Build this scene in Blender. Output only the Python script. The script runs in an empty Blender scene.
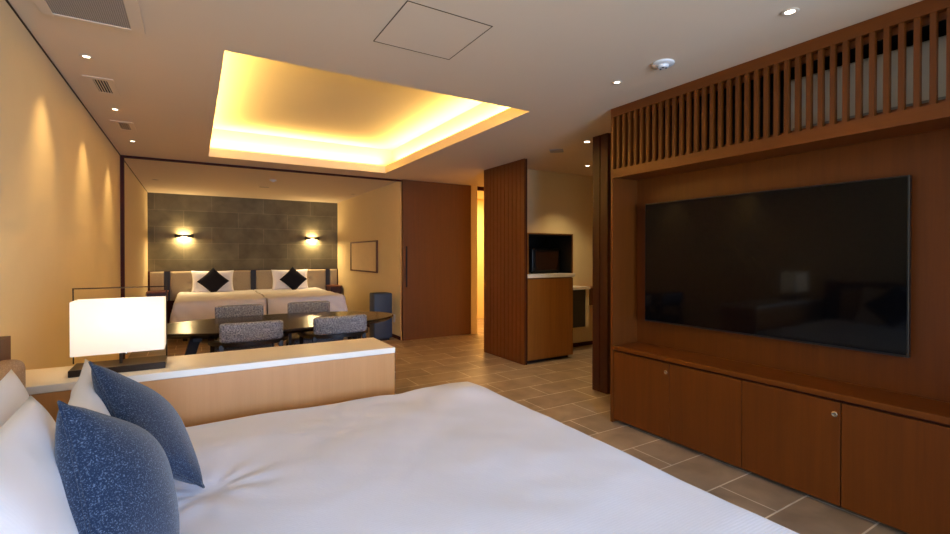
import bpy, bmesh, math, random
from mathutils import Vector, Matrix, noise
random.seed(7)
PI = math.pi
COL = bpy.context.scene.collection
H = 2.4

# ------------------------------------------------------------------ materials
def srgb(r, g, b):
    f = lambda c: (c/255/12.92) if c/255 <= 0.04045 else ((c/255+0.055)/1.055)**2.4
    return (f(r), f(g), f(b), 1)

def newmat(name):
    m = bpy.data.materials.new(name); m.use_nodes = True
    nt = m.node_tree
    return m, nt, nt.nodes['Principled BSDF']

def setp(b, **k):
    for n, v in k.items():
        b.inputs[n.replace('_', ' ')].default_value = v

def plain(name, col, rough=.5, spec=.5, metal=0.0, var=0.03, scale=6, bump=0.0, bscale=200):
    m, nt, b = newmat(name)
    N, L = nt.nodes, nt.links
    tc = N.new('ShaderNodeTexCoord')
    nz = N.new('ShaderNodeTexNoise'); nz.inputs['Scale'].default_value = scale; nz.inputs['Detail'].default_value = 3
    L.new(tc.outputs['Object'], nz.inputs['Vector'])
    mx = N.new('ShaderNodeMix'); mx.data_type = 'RGBA'
    mx.inputs['A'].default_value = tuple(c*(1-var) for c in col[:3])+(1,)
    mx.inputs['B'].default_value = tuple(min(1, c*(1+var)) for c in col[:3])+(1,)
    L.new(nz.outputs['Fac'], mx.inputs['Factor']); L.new(mx.outputs['Result'], b.inputs['Base Color'])
    setp(b, Roughness=rough, Specular_IOR_Level=spec, Metallic=metal)
    if bump:
        n2 = N.new('ShaderNodeTexNoise'); n2.inputs['Scale'].default_value = bscale
        L.new(tc.outputs['Object'], n2.inputs['Vector'])
        bp = N.new('ShaderNodeBump'); bp.inputs['Strength'].default_value = bump; bp.inputs['Distance'].default_value = .002
        L.new(n2.outputs['Fac'], bp.inputs['Height']); L.new(bp.outputs['Normal'], b.inputs['Normal'])
    return m

def wood(name, dark, light, rough=.4, axis='z', spec=.4, grain=1.0):
    m, nt, b = newmat(name)
    N, L = nt.nodes, nt.links
    tc = N.new('ShaderNodeTexCoord'); mp = N.new('ShaderNodeMapping')
    s = {'z': (22, 22, 1.0), 'x': (1.0, 22, 22), 'y': (22, 1.0, 22)}[axis]
    mp.inputs['Scale'].default_value = s
    L.new(tc.outputs['Object'], mp.inputs['Vector'])
    n1 = N.new('ShaderNodeTexNoise'); n1.inputs['Scale'].default_value = 1.2; n1.inputs['Detail'].default_value = 5; n1.inputs['Distortion'].default_value = .4
    n2 = N.new('ShaderNodeTexNoise'); n2.inputs['Scale'].default_value = 6; n2.inputs['Detail'].default_value = 4
    L.new(mp.outputs[0], n1.inputs['Vector']); L.new(mp.outputs[0], n2.inputs['Vector'])
    ad = N.new('ShaderNodeMath'); ad.operation = 'MULTIPLY_ADD'; ad.inputs[1].default_value = .35
    L.new(n2.outputs['Fac'], ad.inputs[0]); L.new(n1.outputs['Fac'], ad.inputs[2])
    cr = N.new('ShaderNodeValToRGB')
    cr.color_ramp.elements[0].position = .3*grain; cr.color_ramp.elements[0].color = dark
    cr.color_ramp.elements[1].position = 1.05; cr.color_ramp.elements[1].color = light
    L.new(ad.outputs[0], cr.inputs[0]); L.new(cr.outputs[0], b.inputs['Base Color'])
    setp(b, Roughness=rough, Specular_IOR_Level=spec)
    bp = N.new('ShaderNodeBump'); bp.inputs['Strength'].default_value = .12; bp.inputs['Distance'].default_value = .001
    L.new(ad.outputs[0], bp.inputs['Height']); L.new(bp.outputs['Normal'], b.inputs['Normal'])
    return m

def brick(name, c1, c2, mortar, bw, rh, msize, offs=(0, 0, 0), rot=(0, 0, 0), rough=.5, spec=.4, bias=0.0, mott=6.0, bumpd=.002):
    m, nt, b = newmat(name)
    N, L = nt.nodes, nt.links
    tc = N.new('ShaderNodeTexCoord'); mp = N.new('ShaderNodeMapping')
    mp.inputs['Location'].default_value = offs; mp.inputs['Rotation'].default_value = rot
    L.new(tc.outputs['Object'], mp.inputs['Vector'])
    bk = N.new('ShaderNodeTexBrick')
    bk.offset = .5; bk.offset_frequency = 2; bk.squash = 1
    bk.inputs['Scale'].default_value = 1; bk.inputs['Brick Width'].default_value = bw; bk.inputs['Row Height'].default_value = rh
    bk.inputs['Mortar Size'].default_value = msize; bk.inputs['Mortar Smooth'].default_value = .1; bk.inputs['Bias'].default_value = bias
    bk.inputs['Color1'].default_value = c1; bk.inputs['Color2'].default_value = c2; bk.inputs['Mortar'].default_value = mortar
    L.new(mp.outputs[0], bk.inputs['Vector'])
    nz = N.new('ShaderNodeTexNoise'); nz.inputs['Scale'].default_value = mott; nz.inputs['Detail'].default_value = 8; nz.inputs['Distortion'].default_value = .4
    L.new(tc.outputs['Object'], nz.inputs['Vector'])
    mr = N.new('ShaderNodeMapRange'); mr.inputs['From Min'].default_value = .3; mr.inputs['From Max'].default_value = .7
    mr.inputs['To Min'].default_value = .72; mr.inputs['To Max'].default_value = 1.15
    L.new(nz.outputs['Fac'], mr.inputs['Value'])
    vm = N.new('ShaderNodeVectorMath'); vm.operation = 'SCALE'
    L.new(bk.outputs['Color'], vm.inputs[0]); L.new(mr.outputs[0], vm.inputs['Scale'])
    L.new(vm.outputs[0], b.inputs['Base Color'])
    setp(b, Roughness=rough, Specular_IOR_Level=spec)
    bp = N.new('ShaderNodeBump'); bp.invert = True; bp.inputs['Strength'].default_value = .6; bp.inputs['Distance'].default_value = bumpd
    L.new(bk.outputs['Fac'], bp.inputs['Height']); L.new(bp.outputs['Normal'], b.inputs['Normal'])
    return m

def fabric(name, base, fleck, scale=160, lo=.5, hi=.62, rough=.95, bump=.3, sheen=0.0, stretch=(1, 1, 1)):
    m, nt, b = newmat(name)
    N, L = nt.nodes, nt.links
    tc = N.new('ShaderNodeTexCoord'); mp = N.new('ShaderNodeMapping'); mp.inputs['Scale'].default_value = stretch
    L.new(tc.outputs['Object'], mp.inputs['Vector'])
    nz = N.new('ShaderNodeTexNoise'); nz.inputs['Scale'].default_value = scale; nz.inputs['Detail'].default_value = 3; nz.inputs['Roughness'].default_value = .7
    L.new(mp.outputs[0], nz.inputs['Vector'])
    cr = N.new('ShaderNodeValToRGB'); e = cr.color_ramp.elements
    e[0].position = lo; e[0].color = base; e[1].position = hi; e[1].color = fleck
    L.new(nz.outputs['Fac'], cr.inputs[0]); L.new(cr.outputs[0], b.inputs['Base Color'])
    setp(b, Roughness=rough, Specular_IOR_Level=.15, Sheen_Weight=sheen)
    bp = N.new('ShaderNodeBump'); bp.inputs['Strength'].default_value = bump; bp.inputs['Distance'].default_value = .001
    L.new(nz.outputs['Fac'], bp.inputs['Height']); L.new(bp.outputs['Normal'], b.inputs['Normal'])
    return m

def linen(name, col, ripple=0.0, rscale=55):
    m, nt, b = newmat(name)
    N, L = nt.nodes, nt.links
    tc = N.new('ShaderNodeTexCoord')
    setp(b, Base_Color=col, Roughness=.85, Specular_IOR_Level=.2, Sheen_Weight=.1)
    nz = N.new('ShaderNodeTexNoise'); nz.inputs['Scale'].default_value = 5; nz.inputs['Detail'].default_value = 3
    L.new(tc.outputs['Object'], nz.inputs['Vector'])
    bp = N.new('ShaderNodeBump'); bp.inputs['Strength'].default_value = .25; bp.inputs['Distance'].default_value = .012
    L.new(nz.outputs['Fac'], bp.inputs['Height'])
    last = bp
    if ripple:
        wv = N.new('ShaderNodeTexWave'); wv.bands_direction = 'Y'; wv.inputs['Scale'].default_value = rscale/6.28
        wv.inputs['Distortion'].default_value = 2.5; wv.inputs['Detail'].default_value = 2; wv.inputs['Detail Scale'].default_value = 3
        L.new(tc.outputs['Object'], wv.inputs['Vector'])
        b2 = N.new('ShaderNodeBump'); b2.inputs['Strength'].default_value = ripple; b2.inputs['Distance'].default_value = .002
        L.new(wv.outputs['Fac'], b2.inputs['Height']); L.new(bp.outputs['Normal'], b2.inputs['Normal']); last = b2
    L.new(last.outputs['Normal'], b.inputs['Normal'])
    return m

def emit(name, col, st):
    m, nt, b = newmat(name)
    setp(b, Base_Color=(0, 0, 0, 1), Emission_Color=col, Emission_Strength=st, Roughness=.6)
    return m

M = {}
M['plaster'] = plain('wall_plaster', srgb(230, 208, 160), .9, .2, var=.02, bump=.15, bscale=150)
M['ceiling'] = plain('ceiling_paint', srgb(220, 202, 174), .95, .1, var=.01)
M['coffer'] = plain('coffer_paint', srgb(222, 208, 176), .9, .1, var=.01)
M['gap'] = plain('shadow_gap', srgb(84, 66, 46), .9, .1)
M['tile'] = brick('floor_tile', srgb(145, 124, 101), srgb(162, 141, 116), srgb(216, 202, 180), .6, .3, .0045, (.21, -.005, 0), rough=.42, spec=.45, mott=5)
M['stone'] = brick('stone_block', srgb(102, 94, 71), srgb(114, 105, 80), srgb(132, 123, 97), .9, .3, .004, (.15, 0, .0), rot=(PI/2, 0, 0), rough=.7, spec=.3, mott=4)
M['wood'] = wood('walnut_veneer', srgb(86, 41, 3), srgb(104, 52, 6), .42)
M['wood_h'] = wood('walnut_veneer_lengthwise', srgb(92, 44, 4), srgb(112, 57, 8), .38, axis='y')
M['wood_door'] = wood('walnut_door_veneer', srgb(93, 52, 10), srgb(105, 60, 14), .45)
M['wood_dark'] = wood('dark_stained_wood', srgb(50, 15, 6), srgb(68, 24, 9), .4)
M['wood_trim'] = plain('dark_red_brown_trim', srgb(62, 18, 8), .6, .15)
M['wood_screen'] = wood('red_brown_slat_veneer', srgb(92, 46, 8), srgb(107, 56, 11), .45)
M['wood_counter'] = wood('light_oak_veneer', srgb(186, 130, 74), srgb(200, 144, 86), .45)
M['wood_kitchen'] = wood('oak_veneer', srgb(128, 76, 24), srgb(152, 96, 36), .42)
M['black_wood'] = wood('black_stained_wood', srgb(22, 16, 13), srgb(36, 27, 21), .4)
M['table_top'] = wood('dark_brown_table_wood', srgb(28, 18, 9), srgb(38, 25, 13), .2, axis='x', spec=.45)
M['white_stone'] = plain('white_counter_stone', srgb(236, 226, 208), .3, .5, var=.02)
M['duvet'] = linen('white_duvet', srgb(224, 230, 246), .22, 210)
M['pillow'] = linen('white_pillowcase', srgb(236, 234, 236), .05, 260)
M['duvet_far'] = linen('white_duvet_far', srgb(242, 238, 238))
M['mattress'] = plain('mattress_ticking', srgb(214, 206, 196), .9)
M['navy'] = fabric('navy_fleck_fabric', srgb(23, 38, 62), srgb(116, 132, 154), 300, .52, .76, bump=.5, sheen=.2)
M['charcoal'] = fabric('charcoal_cushion_fabric', srgb(24, 24, 30), srgb(40, 40, 48), 200)
M['tweed'] = fabric('grey_tweed', srgb(74, 75, 80), srgb(172, 170, 170), 120, .38, .68, bump=.4)
M['pad'] = fabric('beige_upholstery', srgb(176, 148, 118), srgb(206, 180, 150), 220, bump=.4)
M['hb_pad'] = fabric('taupe_upholstery', srgb(166, 150, 122), srgb(182, 166, 138), 120, bump=.1)
M['hb_dark'] = plain('dark_blue_grey_strip', srgb(34, 36, 44), .6)
M['black'] = plain('black_lacquer', (.008, .008, .009, 1), .35, .5)
M['black_matt'] = plain('matt_black', (.012, .011, .011, 1), .7, .3)
M['screen'] = plain('glossy_screen', (.002, .002, .0025, 1), .06, .18, var=0)
M['bezel'] = plain('black_bezel', (.01, .01, .013, 1), .3, .5)
M['chrome'] = plain('brushed_metal', (.6, .58, .55, 1), .25, .5, metal=1)
M['bronze'] = plain('dark_bronze', srgb(52, 40, 30), .35, .5, metal=.8)
M['white_plastic'] = plain('white_plastic', srgb(220, 216, 208), .4, .5)
M['grey_plastic'] = plain('grey_plastic', srgb(150, 148, 146), .5, .4)
M['purifier'] = plain('blue_grey_plastic', srgb(54, 66, 84), .5, .4)
M['art'] = plain('cream_paper', srgb(232, 208, 164), .9, .1, var=.08, scale=9)
M['frame_wood'] = plain('brown_frame', srgb(88, 40, 12), .5)
M['slot'] = plain('vent_slot', srgb(70, 56, 40), .8)
M['led_warm'] = emit('downlight_lens', (1, .86, .66, 1), 7)
M['led_off'] = plain('unlit_lens', srgb(120, 100, 70), .4)
M['sconce_lens'] = emit('sconce_lens', (1, .72, .36, 1), 30)
M['bulb'] = emit('lamp_bulb', (1, .8, .55, 1), 6)

def shade_material():
    m = bpy.data.materials.new('lamp_shade_cloth'); m.use_nodes = True
    nt = m.node_tree; N, L = nt.nodes, nt.links; N.clear()
    out = N.new('ShaderNodeOutputMaterial'); df = N.new('ShaderNodeBsdfDiffuse'); tr = N.new('ShaderNodeBsdfTranslucent')
    em = N.new('ShaderNodeEmission'); mx = N.new('ShaderNodeMixShader'); ad = N.new('ShaderNodeAddShader')
    tc = N.new('ShaderNodeTexCoord'); wv = N.new('ShaderNodeTexNoise'); wv.inputs['Scale'].default_value = 300
    bp = N.new('ShaderNodeBump'); bp.inputs['Strength'].default_value = .1; bp.inputs['Distance'].default_value = .0005
    L.new(tc.outputs['Object'], wv.inputs['Vector']); L.new(wv.outputs['Fac'], bp.inputs['Height']); L.new(bp.outputs['Normal'], df.inputs['Normal'])
    df.inputs['Color'].default_value = (.85, .82, .76, 1); tr.inputs['Color'].default_value = (.9, .86, .79, 1)
    em.inputs['Color'].default_value = (1, .88, .72, 1); em.inputs['Strength'].default_value = .16
    mx.inputs[0].default_value = .5
    L.new(df.outputs[0], mx.inputs[1]); L.new(tr.outputs[0], mx.inputs[2])
    L.new(mx.outputs[0], ad.inputs[0]); L.new(em.outputs[0], ad.inputs[1]); L.new(ad.outputs[0], out.inputs['Surface'])
    return m
M['shade'] = shade_material()

def grille_material():
    m, nt, b = newmat('perforated_grille')
    N, L = nt.nodes, nt.links
    tc = N.new('ShaderNodeTexCoord'); ck = N.new('ShaderNodeTexChecker'); ck.inputs['Scale'].default_value = 170
    mp = N.new('ShaderNodeMapping'); mp.inputs['Rotation'].default_value = (0, 0, PI/4)
    L.new(tc.outputs['Object'], mp.inputs['Vector']); L.new(mp.outputs[0], ck.inputs['Vector'])
    ck.inputs['Color1'].default_value = srgb(168, 162, 154); ck.inputs['Color2'].default_value = srgb(120, 115, 108)
    L.new(ck.outputs['Color'], b.inputs['Base Color']); setp(b, Roughness=.6)
    return m
M['grille'] = grille_material()

# ------------------------------------------------------------------ mesh helpers
def box(bm, x0, x1, y0, y1, z0, z1, bev=0.0, seg=2):
    r = bmesh.ops.create_cube(bm, size=1)
    v = r['verts']
    for q in v:
        q.co = Vector(((x0+x1)/2+q.co.x*(x1-x0), (y0+y1)/2+q.co.y*(y1-y0), (z0+z1)/2+q.co.z*(z1-z0)))
    if bev:
        es = list({e for q in v for e in q.link_edges})
        bmesh.ops.bevel(bm, geom=es, offset=bev, segments=seg, profile=.5, affect='EDGES')

def B(*a, **k):
    bm = bmesh.new()
    if isinstance(a[0], (tuple, list)):
        for t in a: box(bm, *t, **k)
    else: box(bm, *a, **k)
    return bm

def tube(bm, p, q, r0, r1=None, seg=12, caps=True):
    p, q = Vector(p), Vector(q); r1 = r0 if r1 is None else r1
    d = q-p
    m = Matrix.Translation((p+q)/2) @ d.to_track_quat('Z', 'Y').to_matrix().to_4x4()
    bmesh.ops.create_cone(bm, cap_ends=caps, cap_tris=False, segments=seg, radius1=r0, radius2=r1, depth=d.length, matrix=m)

def bar(bm, p, q, w, t, w1=None, t1=None, side=(1, 0, 0)):
    """rectangular tapered bar from p to q; w measured along side, t along the other normal"""
    p, q = Vector(p), Vector(q); w1 = w if w1 is None else w1; t1 = t if t1 is None else t1
    d = (q-p).normalized(); s = Vector(side); s = (s-d*s.dot(d)).normalized(); n = d.cross(s)
    vs = []
    for c, ww, tt in ((p, w, t), (q, w1, t1)):
        for a, b_ in ((-1, -1), (1, -1), (1, 1), (-1, 1)):
            vs.append(bm.verts.new(c+s*a*ww/2+n*b_*tt/2))
    for f in ((0, 1, 2, 3), (7, 6, 5, 4), (0, 4, 5, 1), (1, 5, 6, 2), (2, 6, 7, 3), (3, 7, 4, 0)):
        bm.faces.new([vs[i] for i in f])

def prism(bm, pts, z0, z1):
    a = [bm.verts.new((x, y, z0)) for x, y in pts]; b = [bm.verts.new((x, y, z1)) for x, y in pts]
    n = len(pts)
    bm.faces.new(a[::-1]); bm.faces.new(b)
    for i in range(n): bm.faces.new([a[i], a[(i+1) % n], b[(i+1) % n], b[i]])

def lathe(bm, prof, c, seg=32, axis=(0, 0, 1)):
    c = Vector(c); q = Vector((0, 0, 1)).rotation_difference(Vector(axis))
    rings = []
    for r, z in prof:
        if r < 1e-6: rings.append([bm.verts.new(c+q@Vector((0, 0, z)))])
        else: rings.append([bm.verts.new(c+q@Vector((r*math.cos(2*PI*i/seg), r*math.sin(2*PI*i/seg), z))) for i in range(seg)])
    for a, b in zip(rings, rings[1:]):
        for i in range(seg):
            j = (i+1) % seg
            if len(a) == 1 and len(b) == 1: continue
            if len(a) == 1: bm.faces.new([a[0], b[j], b[i]])
            elif len(b) == 1: bm.faces.new([a[i], a[j], b[0]])
            else: bm.faces.new([a[i], a[j], b[j], b[i]])

def origin_of(p):
    v = Vector((0, 0, 0))
    while p is not None:
        v += p.location; p = p.parent
    return v

def obj(name, bm, mat, parent=None, smooth=False, label=None, loc=None):
    """one mesh; geometry arrives in room coordinates and is shifted to its origin"""
    bmesh.ops.recalc_face_normals(bm, faces=bm.faces)
    me = bpy.data.meshes.new(name)
    o = bpy.data.objects.new(name, me)
    if parent is not None:
        base = origin_of(parent)
    else:
        if loc is None:
            xs = [v.co.x for v in bm.verts]; ys = [v.co.y for v in bm.verts]; zs = [v.co.z for v in bm.verts]
            loc = ((min(xs)+max(xs))/2, (min(ys)+max(ys))/2, min(zs))
        base = Vector(loc); o.location = base
    bmesh.ops.translate(bm, verts=bm.verts, vec=-base)
    bm.to_mesh(me); bm.free()
    COL.objects.link(o)
    if parent is not None: o.parent = parent
    me.materials.append(M[mat] if isinstance(mat, str) else mat)
    if smooth:
        for p in me.polygons: p.use_smooth = True
        if smooth != 'all':
            me.set_sharp_from_angle(angle=math.radians(40))
    if label: o['label'] = label
    return o

def thing(name, label, cat, loc, group=None):
    o = bpy.data.objects.new(name, None); o.empty_display_size = .1
    o.location = loc; COL.objects.link(o)
    return tag(o, label, cat, group)

def tag(o, label, cat, group=None):
    o['label'] = label; o['category'] = cat
    if group: o['group'] = group
    return o

def struct(name, bm, mat, smooth=False):
    o = obj(name, bm, mat, loc=(0, 0, 0), smooth=smooth); o['kind'] = 'structure'
    return o

def dup(root, loc=None, label=None, rotz=None):
    r = root.copy(); COL.objects.link(r)
    if loc is not None: r.location = loc
    if rotz is not None: r.rotation_euler = (0, 0, rotz)
    if label: r['label'] = label
    for ch in list(root.children):
        c = ch.copy(); COL.objects.link(c); c.parent = r
        for g in ch.children:
            d = g.copy(); COL.objects.link(d); d.parent = c
    return r

# ------------------------------------------------------------------ room shell
XL, XR, YS, YP, YB = -.70, 3.30, -3.0, 6.52, 10.16
XB = 2.665
XE = 5.3
struct('floor', B(XL-.1, XE+.1, YS-.1, YB+.1, -.08, 0), 'tile')
# ceiling slab with the coffer opening
cx0, cx1, cy0, cy1 = .15, 2.25, 2.90, 6.10
RT = .16
struct('ceiling', B((XL-.1, XE+.1, YS-.1, cy0, H, H+.10), (XL-.1, XE+.1, cy1, YB+.1, H, H+.10),
                    (XL-.1, cx0, cy0, cy1, H, H+.10), (cx1, XE+.1, cy0, cy1, H, H+.10)), 'ceiling')
zt = H+.36
struct('trim_1', B((cx0-RT-.03, cx1+RT+.03, cy0-RT-.03, cy1+RT+.03, zt, zt+.03),
                   (cx0-RT-.03, cx0-RT, cy0-RT, cy1+RT, H+.10, zt), (cx1+RT, cx1+RT+.03, cy0-RT, cy1+RT, H+.10, zt),
                   (cx0-RT-.03, cx1+RT+.03, cy0-RT-.03, cy0-RT, H+.10, zt), (cx0-RT-.03, cx1+RT+.03, cy1+RT, cy1+RT+.03, H+.10, zt)), 'coffer')
struct('wall_left', B(XL-.1, XL, YS, YB, 0, H), 'plaster')
struct('trim_2', B(XL, XL+.006, YS, YP, H-.007, H), 'gap')
struct('trim_10', B(XL, XL+.006, YP+.05, YB, H-.006, H), 'gap')
struct('wall_back', B(XL-.1, XB+.1, YB, YB+.1, 0, H), 'stone')
# south (window) wall behind the viewer
struct('wall_window', B((XL-.1, -.3, YS-.1, YS, 0, H), (2.0, XE+.1, YS-.1, YS, 0, H), (-.3, 2.0, YS-.1, YS, 2.25, H), (-.3, 2.0, YS-.1, YS, 0, .08)), 'plaster')
w = obj('window_1', B((-.3, -.24, YS-.08, YS-.03, .08, 2.25), (1.94, 2.0, YS-.08, YS-.03, .08, 2.25), (.82, .88, YS-.08, YS-.03, .14, 2.19), (-.24, 1.94, YS-.08, YS-.03, 2.19, 2.25), (-.24, 1.94, YS-.08, YS-.03, .08, .14)), 'wood_trim', loc=(0, 0, 0)); w['kind'] = 'structure'
struct('wall_right', B(XR, XR+.1, YS, 3.0, 0, H), 'plaster')
struct('wall_light_blocker', B(2.15, XR, -.95, -.30, 0, H), 'plaster')  # unseen wall block, added to keep window daylight off the television wall
struct('wall_bedroom_right', B(XB, XB+.1, YP+.06, YB, 0, H), 'plaster')
# partition line: door pocket, jamb, lit hall
struct('wall_hall_jamb', B(3.835, 3.95, YP-.05, YP+.30, 0, H), 'plaster')
struct('wall_hall_right', B(4.85, XE, YP-.06, YP+.06, 0, H), 'plaster')
struct('wall_hall_back', B(XB+.1, XE, 8.0, 8.1, 0, H), 'plaster')
struct('trim_3', B(3.95, 4.85, YP-.02, YP+.04, H-.06, H), 'wood_trim')
struct('wall_east', B(XE, XE+.1, YS, 8.1, 0, H), 'plaster')
struct('wall_kitchen', B(3.34, XE, 4.86, 4.96, 0, H), 'plaster')
struct('baseboard_kitchen', B(4.1, XE, 4.845, 4.86, 0, .05), 'wood_trim')
struct('baseboard_bedroom', B(XB-.012, XB, YP+.06, YB, 0, .05), 'wood_trim')
# dark frame of the sliding partition: jamb on the left wall and the ceiling track
struct('trim_4', B(XL, XL+.035, YP, YP+.05, 0, H), 'wood_trim')
struct('trim_5', B(XL+.035, 3.835, YP, YP+.05, H-.022, H), 'wood_trim')

# ------------------------------------------------------------------ sliding door at the end of the room
d = thing('door_1', 'wide brown wooden sliding door with a long dark recessed handle', 'door', (3.23, YP+.06, 0))
del d['category']; del d['label']; d['kind'] = 'structure'
obj('door_panel', B(2.655, 3.825, YP-.055, YP-.01, .008, H-.002), 'wood_door', d)
obj('door_handle', B(2.70, 2.725, YP-.060, YP-.056, .80, 1.41), 'black_matt', d, label='long dark recessed handle')

# ------------------------------------------------------------------ TV wall unit
X0 = 2.745
u = thing('media_wall_unit', 'long brown wooden wall unit around the television, slatted grille above and low cupboards below', 'wall unit', (3.0, .6, 0))
UY0, UY1 = -.295, 2.53
zl, zc = 1.868, .542
obj('side_panel', B(X0, 3.29, 2.508, UY1, 0, H-.002), 'wood', u)
obj('side_panel', B(X0, 3.29, UY0, UY0+.022, 0, H-.002), 'wood', u)
obj('header', B(X0, X0+.03, UY0+.022, 2.508, 2.333, H-.002), 'wood_h', u)
obj('lower_rail', B(X0, X0+.03, UY0+.022, 2.508, zl, 1.935), 'wood_h', u)
obj('soffit', B(X0+.03, 3.29, UY0+.022, 2.508, zl+.004, 1.90), 'wood_h', u)
obj('back_panel', B(3.02, 3.04, UY0+.022, 2.508, .59, zl+.004), 'wood', u)
obj('grille_backing', B(3.27, 3.29, UY0+.022, 2.508, 1.90, H-.002), 'black_matt', u)
sl = [(X0+.004, X0+.034, 2.467-.0532*i-.0105, 2.467-.0532*i+.0105, 1.935, 2.333) for i in range(52)]
obj('shade_board', B(X0+.052, 3.268, UY0+.022, 2.506, 2.345, H-.003), 'black_matt', u)  # added black board, stands in for the shade behind the upper slats
obj('slat_grille', B(*sl), 'wood', u)
obj('grille_rail', B((X0+.036, X0+.05, UY0+.022, 2.508, 2.30, 2.333), (X0+.036, X0+.05, UY0+.022, 2.508, 1.935, 1.955)), 'wood_h', u)
obj('bench_top', B(X0-.002, 3.02, UY0+.022, 2.508, .56, .59, bev=.003), 'wood_h', u)
obj('cabinet_body', B(X0+.03, 3.02, UY0+.022, 2.508, .06, .558), 'wood_dark', u)
obj('toe_kick', B(X0+.07, 3.02, UY0+.022, 2.508, 0, .06), 'black_matt', u)
edges = [2.506, 2.016, 1.530, 1.040, .55, .14, -.27]
for i in range(6):
    y1, y0 = edges[i]-.0025, edges[i+1]+.0025
    dr = obj('cabinet_door', B(X0+.006, X0+.026, y0, y1, .028, .545, bev=.0015), 'wood', u)
    if i in (0, 2, 4):
        yy = y0+.024
        bm = bmesh.new()
        lathe(bm, [(0, -.002), (.010, -.002), (.0135, .001), (.0135, .0025), (.010, .004), (.007, .0025), (0, .0025)], (X0+.006, yy, .482), 20, (-1, 0, 0))
        lk = obj('lock', bm, 'chrome', dr, smooth=True, label='small round chrome lock')

# television
t = thing('television', 'large black flat television hung on the wooden wall unit', 'television', (2.97, 1.6, .78))
ty0, ty1, tz0, tz1 = .845, 2.362, .782, 1.668
bm = B(2.945, 2.975, ty0, ty1, tz0, tz1, bev=.003)
obj('casing', bm, 'bezel', t)
obj('screen', B(2.941, 2.946, ty0+.008, ty1-.008, tz0+.012, tz1-.008), 'screen', t)
obj('wall_mount', B(2.975, 3.010, 1.3, 1.9, 1.0, 1.5), 'black_matt', t)
t.rotation_euler.z = math.radians(1.2)

# air conditioner behind the slats
a = thing('air_conditioner', 'pale grey air conditioner seen behind the wooden slats above the television', 'air conditioner', (3.05, .75, 1.90))
bm = bmesh.new(); box(bm, 2.92, 3.25, .20, 1.40, 1.905, 2.285, bev=.03, seg=4)
obj('body', bm, 'white_plastic', a, smooth=True)
obj('louvre', B(2.912, 2.926, .26, 1.34, 1.95, 2.0, bev=.004), 'grey_plastic', a)

# ------------------------------------------------------------------ slatted screens
def slat_screen(name, label, xf, y0, y1, n, matb, mats, depth, thick, loc):
    s = thing(name, label, 'screen', loc)
    obj('panel', B(xf+depth, xf+depth+thick, y0, y1, 0, H-.001), matb, s)
    p = (y1-y0)/n
    obj('slats', B(*[(xf, xf+depth, y0+p*i+p*.05, y0+p*i+p*.95, 0, H-.001) for i in range(n)]), mats, s)
    return s
slat_screen('slatted_screen', 'tall brown screen of vertical slats beside the oven cabinet', 3.285, 4.335, 5.22, 11, 'wood_dark', 'wood_screen', .022, .02, (3.3, 4.78, 0))
slat_screen('slatted_screen', 'narrow very dark slatted screen just past the end of the television wall unit', 3.25, 3.03, 3.225, 2, 'wood_dark', 'wood_dark', .03, .05, (3.3, 3.13, 0))

# ------------------------------------------------------------------ kitchen cabinet
k = thing('oven_cabinet', 'brown wooden cabinet with white top and an open black niche holding the oven', 'cabinet', (3.68, 4.55, 0))
kx0, kx1, ky0, ky1 = 3.332, 4.04, 4.335, 4.855
obj('carcass', B((kx0, kx1, ky0+.022, ky1, .045, 1.008)), 'wood_kitchen', k)
obj('plinth', B(kx0+.01, kx1-.02, ky0+.07, ky1, 0, .045), 'black_matt', k)
obj('cabinet_door', B(kx0+.006, kx1, ky0, ky0+.02, .045, .998), 'wood_kitchen', k)
obj('worktop', B(kx0, kx1+.025, ky0-.015, ky1, 1.01, 1.055, bev=.003), 'white_stone', k, label='white worktop with an overhanging edge')
obj('niche_frame', B((kx0, kx0+.014, ky0, ky1, 1.055, 1.54), (kx1-.014, kx1, ky0, ky1, 1.055, 1.54), (kx0+.014, kx1-.014, ky0, ky1, 1.526, 1.54)), 'wood_kitchen', k)
obj('niche_lining', B((kx0+.014, kx1-.014, ky1-.02, ky1, 1.056, 1.526), (kx0+.014, kx0+.022, ky0+.006, ky1-.02, 1.056, 1.526), (kx1-.022, kx1-.014, ky0+.006, ky1-.02, 1.056, 1.526),
                      (kx0+.022, kx1-.022, ky0+.006, ky1-.02, 1.518, 1.526)), 'black_matt', k)
ov = thing('toaster_oven', 'small black oven with a glass door inside the black niche', 'oven', (3.74, 4.62, 1.056))
ox0, ox1, oy0, oy1, oz0, oz1 = 3.50, 3.95, 4.45, 4.80, 1.068, 1.365
obj('body', B(ox0, ox1, oy0+.012, oy1, oz0, oz1, bev=.02, seg=3), 'black', ov, smooth=True)
obj('door', B(ox0+.045, ox1-.045, oy0, oy0+.014, oz0+.03, oz1-.04, bev=.004), plain('oven_glass', srgb(54, 34, 26), .15, .5), ov)
bm = bmesh.new(); tube(bm, (ox0+.07, oy0-.02, oz1-.028), (ox1-.07, oy0-.02, oz1-.028), .006)
for x in (ox0+.075, ox1-.075): tube(bm, (x, oy0-.02, oz1-.028), (x, oy0+.016, oz1-.028), .004)
obj('door_handle', bm, 'bronze', ov, smooth=True)
for x in (ox0+.065, ox1-.065):
    bm = bmesh.new(); lathe(bm, [(0, 0), (.014, 0), (.014, .012), (0, .012)], (x, oy0, oz0+.055), 16, (0, -1, 0)); obj('knob', bm, 'bronze', ov)
for x in (ox0+.02, ox1-.02):
    obj('corner_cap', B(x-.012, x+.012, oy0+.004, oy0+.03, oz1-.022, oz1-.008, bev=.003), 'chrome', ov)
    for y in (oy0+.05, oy1-.05):
        bm = bmesh.new(); tube(bm, (x, y, 1.056), (x, y, oz0+.004), .012); obj('foot', bm, 'black', ov)

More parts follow.
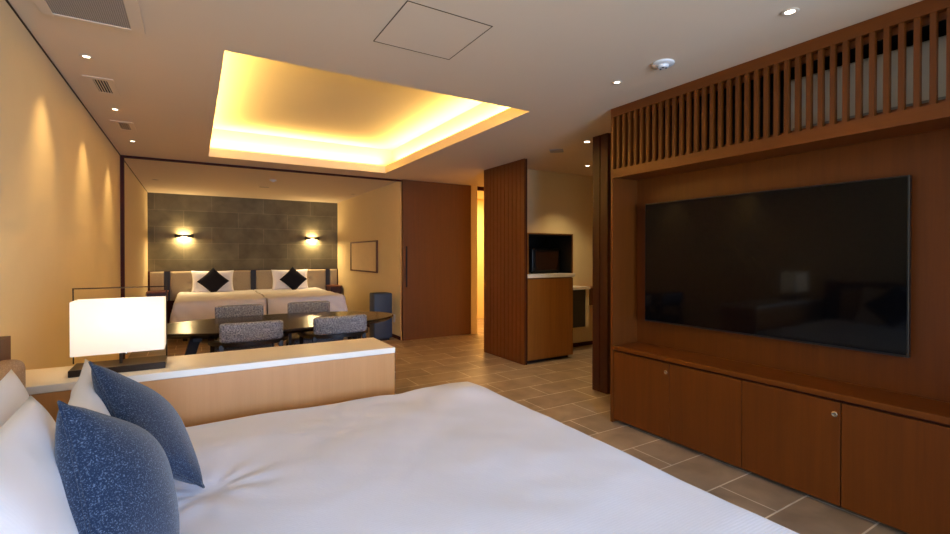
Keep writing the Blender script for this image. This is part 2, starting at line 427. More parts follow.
# wall hung sideboard beyond it
s = thing('wall_shelf_unit', 'low wall-hung unit with a pale top and black front right of the oven cabinet', 'cabinet', (4.4, 4.7, .28))
obj('top', B(4.07, 4.565, 4.56, 4.858, .822, .855), 'white_stone', s)
obj('body', B(4.08, 4.50, 4.59, 4.858, .32, .821), 'black', s)
obj('end_panel', B(4.501, 4.56, 4.58, 4.858, .32, .821), 'plaster', s)
s = thing('side_cabinet', 'brown wooden cupboard half hidden behind the dark slatted screen', 'cabinet', (4.85, 4.7, 0))
obj('carcass', B(4.575, 5.1, 4.60, 4.858, .60, .84), 'wood_kitchen', s)
obj('cabinet_door', B(4.58, 5.09, 4.58, 4.598, .605, .835), 'wood', s)

# ------------------------------------------------------------------ ceiling fittings
def downlight(x, y, lit=True, label='', grp=None, r=.017):
    t_ = thing('downlight', label, 'downlight', (x, y, H-.004), grp)
    bm = bmesh.new(); lathe(bm, [(r, -.001), (r+.014, -.001), (r+.016, -.003), (r+.012, -.0055), (r, -.004)], (x, y, H), 28)
    obj('trim_ring', bm, 'ceiling', t_, smooth=True)
    bm = bmesh.new(); lathe(bm, [(0, -.0015), (r, -.0015), (r, -.003), (0, -.003)], (x, y, H), 24)
    obj('lens', bm, 'led_warm' if lit else 'led_off', t_)
    return t_
dl_left = [(-.512, 3.385, 'small lit downlight between the big ceiling grille and the nearest small vent'),
           (-.510, 4.494, 'small lit downlight between the two small louvred ceiling vents'),
           (-.508, 5.665, 'small lit downlight beyond the farther small ceiling vent, near the partition track')]
for x, y, l in dl_left: downlight(x, y, True, l)
downlight(2.35, 1.093, True, 'lit downlight above the slatted grille, nearest the viewer', r=.021)
downlight(2.35, 2.115, True, 'lit downlight between the smoke detector and the far end of the wall unit', r=.018)
downlight(3.327, 3.374, True, 'lit downlight nearest the dark slatted screen in the passage ceiling', r=.028)
downlight(4.228, 4.278, True, 'lit downlight over the floor beyond the oven cabinet', r=.024)
downlight(-.484, 8.379, False, 'unlit downlight in the bedroom ceiling, left corner', r=.04)
downlight(2.511, 8.492, False, 'unlit downlight in the bedroom ceiling, right corner', r=.04)

def vent(y0, y1, label):
    x0, x1 = -.545, -.472
    v = thing('ceiling_vent', label, 'vent', (-.51, (y0+y1)/2, H-.006), None)
    obj('frame', B((x0-.045, x0, y0-.045, y1+.045, H-.005, H-.0005), (x1, x1+.038, y0-.045, y1+.045, H-.005, H-.0005),
                   (x0, x1, y0-.045, y0, H-.005, H-.0005), (x0, x1, y1, y1+.045, H-.005, H-.0005), bev=.001), 'ceiling', v)
    obj('backing', B(x0, x1, y0, y1, H-.0015, H-.0005), 'black_matt', v)
    n = 5
    obj('louvres', B(*[(x0+(x1-x0)*(i+.25)/n, x0+(x1-x0)*(i+.6)/n, y0, y1, H-.005, H-.0016) for i in range(n)]), 'ceiling', v)
vent(3.79, 4.06, 'small louvred ceiling vent nearer the viewer, close to the left wall')
vent(4.92, 5.17, 'small louvred ceiling vent farther away, close to the left wall')
v = thing('air_conditioning_grille', 'large square perforated ceiling grille at the upper left', 'ceiling grille', (-.4, 2.5, H-.01))
gx0, gx1, gy0, gy1 = -.55, -.258, 2.05, 2.842
obj('frame', B((gx0-.045, gx0, gy0-.03, gy1+.03, H-.012, H-.0005), (gx1, gx1+.055, gy0-.03, gy1+.03, H-.012, H-.0005), (gx0, gx1, gy0-.03, gy0, H-.012, H-.0005), (gx0, gx1, gy1, gy1+.03, H-.012, H-.0005), bev=.002), 'ceiling', v)
obj('grille', B(gx0, gx1, gy0, gy1, H-.009, H-.003), 'grille', v)

# access hatch
hp = thing('ceiling_hatch', 'square access hatch outlined by a thin dark seam in the ceiling', 'hatch', (1.03, 2.14, H-.003))
ax0, ax1, ay0, ay1 = .808, 1.258, 1.914, 2.370
obj('seam', B((ax0, ax0+.0045, ay0, ay1, H-.002, H-.0003), (ax1-.0045, ax1, ay0, ay1, H-.002, H-.0003), (ax0, ax1, ay0, ay0+.0045, H-.002, H-.0003), (ax0, ax1, ay1-.0045, ay1, H-.002, H-.0003)), 'gap', hp)
obj('panel', B(ax0+.0045, ax1-.0045, ay0+.0045, ay1-.0045, H-.0012, H-.0003), 'ceiling', hp)

def smoke(x, y, r, label, dark=True):
    s = thing('smoke_detector', label, 'smoke detector', (x, y, H-.03))
    bm = bmesh.new(); lathe(bm, [(0, -.0005), (r, -.0005), (r, -.010), (r*.9, -.014), (r*.55, -.016), (r*.45, -.030), (0, -.032)], (x, y, H), 32)
    obj('housing', bm, 'white_plastic', s, smooth=True)
    if dark:
        for dx, dy in ((-.015, -.012), (.012, -.018), (.0, .02)):
            bm = bmesh.new(); lathe(bm, [(0, -.0335), (.0055, -.0335), (.0055, -.029), (0, -.029)], (x+dx*.8, y+dy*.8, H), 12)
            obj('sensor', bm, 'black_matt', s)
smoke(2.347, 1.768, .062, 'round white smoke detector between the two downlights above the television')
smoke(1.021, 7.525, .05, 'round smoke detector on the bedroom ceiling', False)
c = obj('speaker_disc', B(.93, 1.07, 8.33, 8.42, H-.008, H-.0005, bev=.003), plain('outlet_paint', srgb(176, 160, 132)))
c.name = 'air_outlet'; tag(c, 'small rectangular air outlet on the bedroom ceiling above the beds', 'vent')
bm = bmesh.new(); lathe(bm, [(0, -.0005), (.10, -.0005), (.10, -.006), (.085, -.010), (0, -.010)], (3.335, 3.835, H), 4)
c = obj('ceiling_diffuser', bm, 'grey_plastic'); tag(c, 'flat grey four-sided diffuser on the passage ceiling', 'vent')

# ------------------------------------------------------------------ cloth shapes
def drape(name, x0, x1, y0, y1, z, r, hang, flare, mat, parent=None, nx=110, ny=110, amp=.004, extra=None, open_left=True, fold=.012):
    """bedcover: flat top, rounded shoulders, sides hanging by the lengths hang=(left,right,near,far)"""
    arc = r*PI/2
    def axis(a0, a1, h0, h1, n):
        lo = a0+(r if h0 else 0)-(arc+h0 if h0 else 0); hi = a1-(r if h1 else 0)+(arc+h1 if h1 else 0)
        return [lo+(hi-lo)*i/n for i in range(n+1)]
    us = axis(x0, x1, hang[0], hang[1], nx); vs = axis(y0, y1, hang[2], hang[3], ny)
    ix0, ix1 = x0+(r if hang[0] else 0), x1-(r if hang[1] else 0)
    iy0, iy1 = y0+(r if hang[2] else 0), y1-(r if hang[3] else 0)
    bm = bmesh.new(); grid = []
    for u_ in us:
        row = []
        for v_ in vs:
            cx, cy = min(max(u_, ix0), ix1), min(max(v_, iy0), iy1)
            dx, dy = u_-cx, v_-cy; ds = math.hypot(dx, dy)
            if ds > 1e-9: nxv, nyv = dx/ds, dy/ds
            else: nxv = nyv = 0
            hmax = max(hang)
            if ds <= arc: th = ds/r; out, dz = r*math.sin(th), r*(1-math.cos(th))
            else:
                e = min(ds-arc, hmax); out, dz = r+flare*e, r+e
                s_ = (u_*1.0+v_*1.0)
                out += fold*min(1, e/.12)*math.sin(s_*24+3*noise.noise(Vector((u_*2, v_*2, 0))))
            x, y = cx+nxv*out, cy+nyv*out
            zz = z-dz+amp*noise.noise(Vector((x*3.2, y*3.2, 1.3)))*2+amp*.5*noise.noise(Vector((x*9, y*9, 4)))
            if extra: zz += extra(x, y)*max(0, 1-dz/.12)
            row.append(bm.verts.new((x, y, zz)))
        grid.append(row)
    for i in range(len(us)-1):
        for j in range(len(vs)-1):
            bm.faces.new([grid[i][j], grid[i+1][j], grid[i+1][j+1], grid[i][j+1]])
    o = obj(name, bm, mat, parent, smooth='all')
    sm = o.modifiers.new('thickness', 'SOLIDIFY'); sm.thickness = .012; sm.offset = -1
    return o

def cushion_bm(w, h, t, n=28, pinch=.07, pw=.42, lump=.006, seed=0):
    """soft cushion lying in the YZ plane, faces along X"""
    bm = bmesh.new(); V = {}
    def P(i, j, s):
        u_, v_ = -1+2*i/n, -1+2*j/n
        key = (i, j, s) if 0 < i < n and 0 < j < n else (i, j, 0)
        if key in V: return V[key]
        y = u_*w/2*(1-pinch*(1-v_*v_)*abs(u_)**1.5); z = v_*h/2*(1-pinch*(1-u_*u_)*abs(v_)**1.5)
        th = t/2*(max(0, (1-u_**2))*max(0, (1-v_**2)))**pw
        th += lump*noise.noise(Vector((y*7+seed, z*7, s*3)))*min(1, th/.02)
        V[key] = bm.verts.new((s*th, y, z))
        return V[key]
    for s in (1, -1):
        for i in range(n):
            for j in range(n):
                q = [P(i, j, s), P(i+1, j, s), P(i+1, j+1, s), P(i, j+1, s)]
                if s < 0: q = q[::-1]
                if len(set(q)) == 4: bm.faces.new(q)
    return bm

def piping_bm(w, h, pinch, r=.004, n=24):
    bm = bmesh.new(); pts = []
    for k in range(4):
        for i in range(n):
            a = -1+2*i/n
            u_, v_ = [(a, -1), (1, a), (-a, 1), (-1, -a)][k]
            pts.append(Vector((0, u_*w/2*(1-pinch*(1-v_*v_)*abs(u_)**1.5), v_*h/2*(1-pinch*(1-u_*u_)*abs(v_)**1.5))))
    rings = []
    N_ = len(pts)
    for i, p in enumerate(pts):
        tdir = (pts[(i+1) % N_]-pts[i-1]).normalized(); nx_ = Vector((1, 0, 0)); b_ = tdir.cross(nx_)
        rings.append([bm.verts.new(p+nx_*r*math.cos(a*PI/3)+b_*r*math.sin(a*PI/3)) for a in range(6)])
    for i in range(N_):
        A, B_ = rings[i], rings[(i+1) % N_]
        for a in range(6): bm.faces.new([A[a], A[(a+1) % 6], B_[(a+1) % 6], B_[a]])
    return bm

def rotm(a, b, c):
    return Matrix.Rotation(a, 3, 'Z') @ Matrix.Rotation(b, 3, 'Y') @ Matrix.Rotation(c, 3, 'X')

def soft(name, label, cat, center, R3, w, h, t, mat, group=None, pipe=None, **k):
    bm = cushion_bm(w, h, t, **k)
    o = obj(name, bm, mat, loc=(0, 0, 0), smooth='all')
    o.location = center; o.rotation_euler = R3.to_euler()
    if pipe:
        q = obj('piping', piping_bm(w, h, k.get('pinch', .07), .0035), pipe, smooth='all', loc=(0, 0, 0)); q.parent = o
    return tag(o, label, cat, group)

# ------------------------------------------------------------------ near bed
BZ = .560
nb = thing('bed', 'large bed in the foreground with its foot towards the television', 'bed', (.38, 1.35, 0))
bx0, bx1, by0, by1 = -.49, 1.355, .36, 2.325
obj('bed_base', B(bx0+.02, bx1-.06, by0+.04, by1-.04, .05, .26, bev=.008), 'wood_dark', nb)
for x, y in ((bx0+.12, by0+.12), (bx0+.12, by1-.12), (bx1-.16, by0+.12), (bx1-.16, by1-.12)):
    bm = bmesh.new(); tube(bm, (x, y, 0), (x, y, .05), .03); obj('leg', bm, 'black', nb)
obj('mattress', B(bx0, bx1-.03, by0+.02, by1-.02, .26, .50, bev=.04, seg=4), 'mattress', nb, smooth=True)
def near_lumps(x, y):
    g = lambda cx, cy, sx, sy, a: a*math.exp(-((x-cx)/sx)**2-((y-cy)/sy)**2)
    z = g(1.23, 2.13, .10, .14, .024) + g(.3, 1.6, .5, .4, .012) - g(.93, 2.25, .08, .25, .012) + g(.15, 1.95, .2, .15, .01)
    # creases fanning out from the tip of the cushion
    dx, dy = x-.04, y-1.64
    rr = math.hypot(dx, dy); an = math.atan2(dy, dx)
    if rr < .34: z += .0028*math.sin(an*9+1)*math.exp(-((rr-.12)/.08)**2)
    z -= .012*math.exp(-(rr/.06)**2)
    return z
dv = drape('duvet', -.30, 1.385, .33, 2.350, BZ, .055, (0, .30, .30, .30), .04, 'duvet', amp=.004, extra=near_lumps, nx=170, ny=190, fold=.008)
tag(dv, 'smooth white duvet spread over the large foreground bed', 'duvet')

hb = thing('headboard', 'headboard of the foreground bed, brown wood behind a beige padded front', 'headboard', (-.6, 1.35, .2))
obj('backboard', B(XL+.001, -.603, .16, 2.458, 0, .97), 'wood', hb)
obj('padded_front', B(-.602, -.516, .20, 2.29, .26, .912, bev=.035, seg=5), 'pad', hb, smooth=True)

def lean(deg, yaw=0, roll=0):     # plane leaning back towards -X
    return rotm(math.radians(yaw), -math.radians(deg), math.radians(roll))
# rear pillows (upright against the pad) and front pillows (more reclined)
soft('pillow', 'white pillow propped upright against the beige headboard, its corner nearest the lamp', 'pillow', (-.385, 1.50, .740), lean(13, 2, 2), .66, .42, .13, 'pillow', pinch=.05, seed=1)
soft('pillow', 'white pillow leaning behind the navy cushions, its pointed corner under the lamp', 'pillow', (-.185, 1.705, .722), lean(27, 3, 4), .62, .44, .12, 'pillow', pinch=.05, seed=3, lump=.012)
soft('pillow', 'white pillow at the bottom left edge of the photo, leaning towards the headboard', 'pillow', (-.385, .78, .740), lean(13, -1, 1), .66, .42, .13, 'pillow', pinch=.05, seed=5)
soft('pillow', 'white pillow nearest the viewer at the lower left, in front of the other', 'pillow', (-.240, 1.15, .750), lean(24, 0, 0), .66, .44, .11, 'pillow', pinch=.05, seed=8, lump=.012)

soft('throw_cushion', 'navy flecked square cushion standing on its corner, nearer the lamp', 'cushion', (-.115, 1.690, .767), rotm(-.068, -.598, .745), .355, .355, .13, 'navy', 'navy cushions on the foreground bed', 'navy', pinch=.05, pw=.5)
soft('throw_cushion', 'navy flecked square cushion standing on its corner, nearest the viewer', 'cushion', (-.138, 1.297, .764), rotm(-3.279, -2.71, 4.087), .335, .335, .165, 'navy', 'navy cushions on the foreground bed', 'navy', pinch=.05, pw=.5)

# ------------------------------------------------------------------ low counter behind the bed
c = thing('low_counter', 'low dividing counter with a white stone top and light wood body behind the foreground bed', 'counter', (.13, 2.67, 0))
obj('body', B(XL+.001, .971, 2.488, 2.848, 0, .727), 'wood_counter', c)
obj('counter_top', B(XL+.001, .974, 2.484, 2.856, .728, .76, bev=.003), 'white_stone', c, label='white stone top')

# table lamp
lp = thing('table_lamp', 'glowing rectangular table lamp with dark metal frame on the white counter', 'lamp', (-.28, 2.66, .76))
lx0, lx1, ly0, ly1 = -.457, -.112, 2.575, 2.745
obj('base', B(lx0, lx1, ly0, ly1, .7605, .789, bev=.002), 'bronze', lp)
bm = bmesh.new()
zs0, zs1 = .848, 1.080
sy0, sy1 = ly0-.005, ly1-.015
cs = [(lx0+.008, sy0), (lx1-.004, sy0), (lx1-.004, sy1), (lx0+.008, sy1)]
for i in range(4):
    (xa, ya), (xb, yb) = cs[i], cs[(i+1) % 4]
    bm.faces.new([bm.verts.new(p) for p in ((xa, ya, zs0), (xb, yb, zs0), (xb, yb, zs1), (xa, ya, zs1))])
bmesh.ops.remove_doubles(bm, verts=bm.verts, dist=.0001)
sh = obj('lamp_shade', bm, 'shade', lp, label='glowing cream box shade')
sm = sh.modifiers.new('thickness', 'SOLIDIFY'); sm.thickness = .0015; sm.offset = -1
bm = bmesh.new(); yf = ly1-.012
for x in (lx0-.008, lx1-.002): tube(bm, (x, yf, .789), (x, yf, 1.128), .0028, seg=8)
tube(bm, (lx0-.011, yf, 1.128), (lx1, yf, 1.128), .0028, seg=8)
obj('frame', bm, 'bronze', lp, smooth=True)
xm, ym = (lx0+lx1)/2, (sy0+sy1)/2
bm = bmesh.new(); tube(bm, (xm, ym, .789), (xm, ym, .93), .006); tube(bm, (xm, ym, .90), (xm, ym, .94), .016, .018)
tube(bm, (xm, ym, .868), (xm, yf, .868), .003, seg=8); tube(bm, (xm, yf, .868), (xm, yf, .79), .003, seg=8)
obj('stem', bm, 'bronze', lp, smooth=True)
bm = bmesh.new(); bmesh.ops.create_uvsphere(bm, u_segments=16, v_segments=10, radius=.028, matrix=Matrix.Translation((xm, ym, .968)))
obj('bulb', bm, 'bulb', lp, smooth='all')
bm = bmesh.new(); tube(bm, (xm+.02, ym, .835), (xm+.02, ym, .88), .002, seg=6); bmesh.ops.create_uvsphere(bm, u_segments=10, v_segments=8, radius=.006, matrix=Matrix.Translation((xm+.02, ym, .832)))
obj('pull_switch', bm, 'chrome', lp, smooth=True)

# ------------------------------------------------------------------ dining table
tcx, tcy, ta, tb = .645, 4.42, 1.05, .525
dt = thing('dining_table', 'long oval dark wooden dining table between the four grey chairs', 'table', (tcx, tcy, 0))
bm = bmesh.new(); n = 72
prof = [(0.0, .700), (.985, .700), (1.0, .696), (1.0, .684), (.93, .660), (.0, .655)]
rings = []
for f, z in prof:
    if f == 0: rings.append([bm.verts.new((tcx, tcy, z))])
    else:
        rings.append([bm.verts.new((tcx+(ta-(1-f)*tb)*math.cos(2*PI*i/n), tcy+tb*f*math.sin(2*PI*i/n), z)) for i in range(n)])
for A, B2 in zip(rings, rings[1:]):
    for i in range(n):
        j = (i+1) % n
        if len(A) == 1: bm.faces.new([A[0], B2[i], B2[j]])
        elif len(B2) == 1: bm.faces.new([A[i], A[j], B2[0]])
        else: bm.faces.new([A[i], A[j], B2[j], B2[i]])
obj('table_top', bm, 'table_top', dt)
obj('apron', B(tcx-.62, tcx+.62, tcy-.05, tcy+.05, .60, .656), 'black_wood', dt)
for sx in (-1, 1):
    for sy in (-1, 1):
        bm = bmesh.new(); bar(bm, (tcx+sx*.62, tcy+sy*.02, .655), (tcx+sx*.80, tcy+sy*.30, 0), .075, .04, .05, .03)
        obj('leg', bm, 'black_wood', dt)
    bm = bmesh.new(); bar(bm, (tcx+sx*.62, tcy-.16, .625), (tcx+sx*.62, tcy+.16, .625), .06, .05); obj('crossbar', bm, 'black_wood', dt)

# ------------------------------------------------------------------ dining chairs
def make_chair(label):
    """chair facing +Y; backrest at y=-.24"""
    c = thing('dining_chair', label, 'chair', (0, 0, 0), 'grey tweed chairs around the oval table')
    # curved upholstered back rest
    bm = bmesh.new(); nx_, r_ = 26, .55
    def shell(y_off, z, x): return Vector((x, -.25+y_off+.5*x*x, z))
    sec = [(-.022, .645), (-.026, .66), (-.026, .765), (-.020, .782), (.0, .786), (.018, .782), (.022, .765), (.022, .66), (.018, .645)]
    rows = []
    for i in range(nx_+1):
        x = -.215+.43*i/nx_
        e = min(1, min(i, nx_-i)/3); e = .5+.5*math.sqrt(1-(1-e)**2)
        rows.append([bm.verts.new(shell(y*e, .715+(z-.715)*(.7+.3*e), x)) for y, z in sec])
    for a, b in zip(rows, rows[1:]):
        for k_ in range(len(sec)):
            bm.faces.new([a[k_], a[(k_+1) % len(sec)], b[(k_+1) % len(sec)], b[k_]])
    bm.faces.new(rows[0][::-1]); bm.faces.new(rows[-1])
    obj('backrest', bm, 'tweed', c, smooth='all')
    # curved rail that carries the backrest and runs forward as low arms
    bm = bmesh.new(); pts = []
    for i in range(21):
        a = PI+PI*i/20
        pts.append((.265*math.cos(a), -.04+.225*math.sin(a)))
    pts = [(-.265, .08)]+pts+[(.265, .08)]
    A = []
    for i, (x, y) in enumerate(pts):
        p0 = Vector(pts[max(0, i-1)]); p1 = Vector(pts[min(len(pts)-1, i+1)]); t_ = (p1-p0).normalized(); nn = Vector((-t_.y, t_.x))
        A.append([bm.verts.new((x+nn.x*s, y+nn.y*s, z)) for s, z in ((-.016, .612), (.016, .612), (.016, .642), (-.016, .642))])
    for a, b in zip(A, A[1:]):
        for k_ in range(4): bm.faces.new([a[k_], a[(k_+1) % 4], b[(k_+1) % 4], b[k_]])
    bm.faces.new(A[0][::-1]); bm.faces.new(A[-1])
    obj('arm_rail', bm, 'black_wood', c, smooth=True)
    obj('seat', B(-.235, .235, -.20, .25, .41, .465, bev=.02, seg=3), 'tweed', c, smooth=True)
    obj('seat_frame', B(-.225, .225, -.19, .24, .375, .412), 'black_wood', c)
    for sx in (-1, 1):
        bm = bmesh.new(); bar(bm, (sx*.25, .07, .62), (sx*.245, .225, 0), .03, .032, .022, .024); obj('leg', bm, 'black_wood', c)
        bm = bmesh.new(); bar(bm, (sx*.20, -.195, .62), (sx*.235, -.29, 0), .03, .032, .022, .024); obj('leg', bm, 'black_wood', c)
    return c
ch = make_chair('grey tweed dining chair, near side of the oval table, left one behind the white counter')
ch.location = (.372, 4.055, 0)
dup(ch, (1.03, 4.06, 0), 'grey tweed dining chair, near side of the oval table, right one beside the counter end')
dup(ch, (.39, 4.92, 0), 'grey tweed dining chair, far side of the oval table, left one, before the left bed', rotz=PI)
dup(ch, (1.05, 4.92, 0), 'grey tweed dining chair, far side of the oval table, right one, before the right bed', rotz=PI)

# ------------------------------------------------------------------ bedroom
hbx0, hbx1 = XL+.002, XB-.002
b = thing('headboard', 'long taupe padded headboard with dark upright strips under the stone wall', 'headboard', (1.0, YB-.05, .3))
obj('back_board', B(hbx0, hbx1, YB-.035, YB-.001, 0, .985), 'wood_trim', b)
def hpad(x0, x1, tuft):
    bm = bmesh.new()
    nx_, nz_ = max(6, int((x1-x0)/.018)), 30
    z0, z1 = .45, .98
    bt = [((x0+x1)/2+dx, z) for dx in ((-.35, .35) if tuft else ()) for z in (.62, .80)]
    rows = []
    for i in range(nx_+1):
        r_ = []
        for j in range(nz_+1):
            x, z = x0+(x1-x0)*i/nx_, z0+(z1-z0)*j/nz_
            e = min(1, min(x-x0, x1-x)/.02)*min(1, min(z-z0, z1-z)/.02)
            y = YB-.038-.022*e
            for bx_, bz_ in bt: y += .032*math.exp(-((x-bx_)/.045)**2-((z-bz_)/.035)**2)
            r_.append(bm.verts.new((x, y, z)))
        rows.append(r_)
    for i in range(nx_):
        for j in range(nz_): bm.faces.new([rows[i][j], rows[i+1][j], rows[i+1][j+1], rows[i][j+1]])
    # close the back
    bk = [bm.verts.new((x, YB-.036, z)) for x, z in ((x0, z0), (x1, z0), (x1, z1), (x0, z1))]
    bm.faces.new(bk)
    obj('padded_panel', bm, 'hb_pad', b, smooth='all')
strips = [(hbx0, hbx0+.03), (-.455, -.365), (.962, 1.055), (2.405, 2.485), (hbx1-.02, hbx1)]
for x0, x1 in strips[1:4]: obj('strip', B(x0, x1, YB-.055, YB-.036, .45, .98), 'hb_dark', b, label='dark blue-grey upright strip')
hpad(strips[0][1], strips[1][0], False); hpad(strips[1][1], strips[2][0], True); hpad(strips[2][1], strips[3][0], True); hpad(strips[3][1], strips[4][0], False)

def far_bed(x0, x1, label, dlabel, hang):
    q = thing('bed', label, 'bed', ((x0+x1)/2, 9.1, 0))
    y0, y1 = 8.02, 10.09
    obj('bed_base', B(x0+.05, x1-.05, y0+.05, y1, .06, .28), 'wood_dark', q)
    for x in (x0+.15, x1-.15):
        for y in (y0+.15, y1-.12):
            bm = bmesh.new(); tube(bm, (x, y, 0), (x, y, .06), .03); obj('leg', bm, 'black', q)
    obj('mattress', B(x0+.03, x1-.03, y0+.03, y1, .28, .52, bev=.04, seg=3), 'mattress', q, smooth=True)
    o = drape('duvet', x0, x1, y0-.01, y1-.02, .60, .07, hang, .14, 'duvet_far', amp=.008, nx=60, ny=90, fold=.012)
    tag(o, dlabel, 'duvet')
far_bed(-.26, .985, 'white made-up bed at the back left, below the left wall lamp', 'white duvet on the left one of the two far beds', (.34, .0, .36, 0))
far_bed(1.005, 2.25, 'white made-up bed at the back right, below the right wall lamp', 'white duvet on the right one of the two far beds', (.0, .34, .36, 0))

def diamond(deg): return rotm(0, math.radians(deg), PI/4)
for xc, side in ((.31, 'left'), (1.665, 'right')):
    o = soft('pillow', 'white pillow upright on the %s far bed, behind the charcoal cushion' % side, 'pillow', (xc, 9.955, .785), rotm(-PI/2, math.radians(-12), 0), .70, .42, .14, 'duvet_far', pinch=.07, n=20)
    o = soft('throw_cushion', 'charcoal cushion standing on its corner on the %s far bed' % side, 'cushion', (xc+(.0 if side == 'left' else .035), 9.79, .80), rotm(-PI/2, math.radians(-18), PI/4), .37, .37, .12, 'charcoal', pinch=.06, n=20)

for x0, x1, side in ((hbx0+.004, -.385, 'left'), (2.40, hbx1-.02, 'right')):
    q = thing('nightstand', 'brown floating bedside shelf at the %s end of the long headboard' % side, 'nightstand', ((x0+x1)/2, 9.9, .5))
    obj('top', B(x0, x1, 9.70, YB-.062, .62, .645), 'wood_h', q); obj('body', B(x0+.01, x1-.01, 9.72, YB-.062, .47, .62), 'wood_dark', q)

# wall lamps: a curved black band throwing light up and down
def sconce(x, z, label):
    s_ = thing('wall_lamp', label, 'wall lamp', (x, YB, z))
    bm = bmesh.new(); n_ = 20
    A = []
    for i in range(n_+1):
        t_ = -1+2*i/n_
        hx = x+.15*t_; y = YB-.10+.085*t_*t_; hh = .014+.026*t_*t_
        A.append([bm.verts.new((hx, y-.003, z-hh)), bm.verts.new((hx, y+.003, z-hh)), bm.verts.new((hx, y+.003, z+hh)), bm.verts.new((hx, y-.003, z+hh))])
    for a_, b_ in zip(A, A[1:]):
        for k_ in range(4): bm.faces.new([a_[k_], a_[(k_+1) % 4], b_[(k_+1) % 4], b_[k_]])
    bm.faces.new(A[0][::-1]); bm.faces.new(A[-1])
    obj('band', bm, 'black', s_, smooth=True)
    obj('mounting_plate', B(x-.05, x+.05, YB-.095, YB-.001, z-.010, z+.010), 'black', s_)
    for sg in (-1, 1): obj('lens', B(x-.045, x+.045, YB-.075, YB-.015, z+sg*.0105, z+sg*.015) if sg > 0 else B(x-.045, x+.045, YB-.075, YB-.015, z-.015, z-.0105), 'sconce_lens', s_)
sconce(-.145, 1.632, 'curved black wall lamp glowing up and down above the left far bed')
sconce(2.13, 1.630, 'curved black wall lamp glowing up and down above the right far bed')

# picture, socket, purifier
p = thing('framed_picture', 'pale picture in a thin brown frame on the bedroom side wall', 'picture', (XB-.01, 8.35, .97))
py0, py1, pz0, pz1 = 7.58, 9.13, .975, 1.53
obj('frame', B((XB-.022, XB-.001, py0, py0+.05, pz0, pz1), (XB-.022, XB-.001, py1-.05, py1, pz0, pz1), (XB-.022, XB-.001, py0+.03, py1-.03, pz0, pz0+.025), (XB-.022, XB-.001, py0+.03, py1-.03, pz1-.025, pz1)), 'frame_wood', p)
obj('picture_sheet', B(XB-.014, XB-.002, py0+.03, py1-.03, pz0+.025, pz1-.025), 'art', p)
s = obj('wall_socket', B(XB-.009, XB-.0005, 6.80, 6.88, .24, .36, bev=.002), 'white_plastic'); tag(s, 'small white wall socket beside the blue-grey appliance', 'socket')
a = thing('air_purifier', 'upright blue-grey box-shaped appliance against the beige wall past the table', 'air purifier', (2.4, 6.78, 0))
obj('body', B(2.285, 2.57, 6.67, 6.90, .03, .708, bev=.018, seg=3), 'purifier', a, smooth=True)
obj('base', B(2.27, 2.53, 6.69, 6.88, 0, .032), 'black', a)
obj('top_grille', B(*[(2.29+.022*i, 2.30+.022*i, 6.71, 6.86, .706, .711) for i in range(10)]), 'black_matt', a)

# ------------------------------------------------------------------ lights
def light(name, kind, loc, power, color, rot=(0, 0, 0), **k):
    l = bpy.data.lights.new(name, kind); l.energy = power; l.color = color
    for a_, v_ in k.items(): setattr(l, a_, v_)
    o = bpy.data.objects.new(name, l); o.location = loc; o.rotation_euler = rot; COL.objects.link(o)
    return o
WARM = (1, .73, .37); WARM2 = (1, .77, .45)
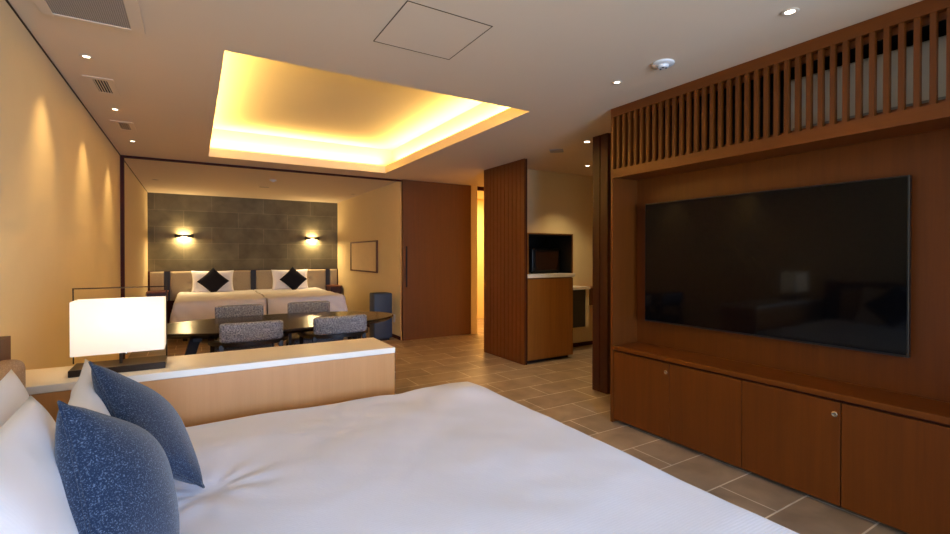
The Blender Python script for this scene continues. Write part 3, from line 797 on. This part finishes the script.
# cove LED strips lying on the slab around the coffer, shining inwards and up
zc_ = H+.125; P = 28
PL = P/3.2
for (loc, sz, ang, e) in (
        (((cx0+cx1)/2, cy1+RT*.55, zc_), (cx1-cx0, .02), 0, PL*2.1), (((cx0+cx1)/2, cy0-RT*.55, zc_), (cx1-cx0, .02), 0, PL*2.1),
        ((cx0-RT*.55, (cy0+cy1)/2, zc_), (.02, cy1-cy0), 0, PL*3.2), ((cx1+RT*.55, (cy0+cy1)/2, zc_), (.02, cy1-cy0), 0, PL*3.2)):
    light('cove_strip_light', 'AREA', loc, e, (1, .69, .24), (PI, 0, 0), shape='RECTANGLE', size=sz[0], size_y=sz[1])
for x, y, _ in dl_left:
    light('downlight_beam', 'SPOT', (x, y, H-.02), 22, (1, .70, .33), (0, 0, 0), spot_size=math.radians(78), spot_blend=1.0, shadow_soft_size=.015)
for x, y, e in ((2.35, 1.093, 5), (2.35, 2.115, 7), (3.327, 3.374, 26), (4.228, 4.278, 34)):
    light('downlight_beam', 'SPOT', (x, y, H-.02), e, WARM2, (0, 0, 0), spot_size=math.radians(100), spot_blend=.8, shadow_soft_size=.02)
for x in (-.145, 2.13):
    for sg in (1, -1):
        light('wall_lamp_glow', 'AREA', (x, YB-.05, 1.631+sg*.02), (3.6 if sg > 0 else 11), WARM, ((PI if sg > 0 else 0), 0, 0), shape='RECTANGLE', size=.18, size_y=.06)
light('table_lamp_glow', 'POINT', (xm, ym, .985), 2.4, (1, .78, .5), shadow_soft_size=.03)
light('hall_light', 'AREA', (4.4, 7.2, H-.02), 62, (1, .64, .24), (0, 0, 0), shape='SQUARE', size=.5)
# daylight through the window behind the viewer
light('window_daylight', 'AREA', (.85, YS-.02, 1.17), 255, (.46, .635, 1.0), (PI/2, 0, 0), shape='RECTANGLE', size=2.1, size_y=2.1)

w = bpy.data.worlds.new('sky'); bpy.context.scene.world = w; w.use_nodes = True
bg = w.node_tree.nodes['Background']; bg.inputs[0].default_value = (.5, .65, .9, 1); bg.inputs[1].default_value = .6

# ------------------------------------------------------------------ camera
F, yaw, pitch, cyy = 466.41, math.radians(31.117), math.radians(-.3966), 258.2
cam = bpy.data.cameras.new('camera'); co = bpy.data.objects.new('camera', cam); COL.objects.link(co)
co.location = (0, 0, 1.281); co.rotation_euler = (PI/2+pitch, 0, -yaw)
cam.sensor_width = 36; cam.lens = 36*F/950; cam.shift_x = 0; cam.shift_y = (cyy-267)/950
cam.clip_start = .02
sc = bpy.context.scene; sc.camera = co
vs = sc.view_settings; sc.display_settings.display_device = 'sRGB'
vs.view_transform = 'Standard'; vs.look = 'None'; vs.gamma = 1; vs.use_curve_mapping = False; vs.exposure = 0.45
cy = sc.cycles
cy.max_bounces = 10; cy.diffuse_bounces = 6; cy.glossy_bounces = 4; cy.transmission_bounces = 4; cy.sample_clamp_indirect = 6
cy.use_denoising = True; cy.caustics_reflective = False; cy.caustics_refractive = False
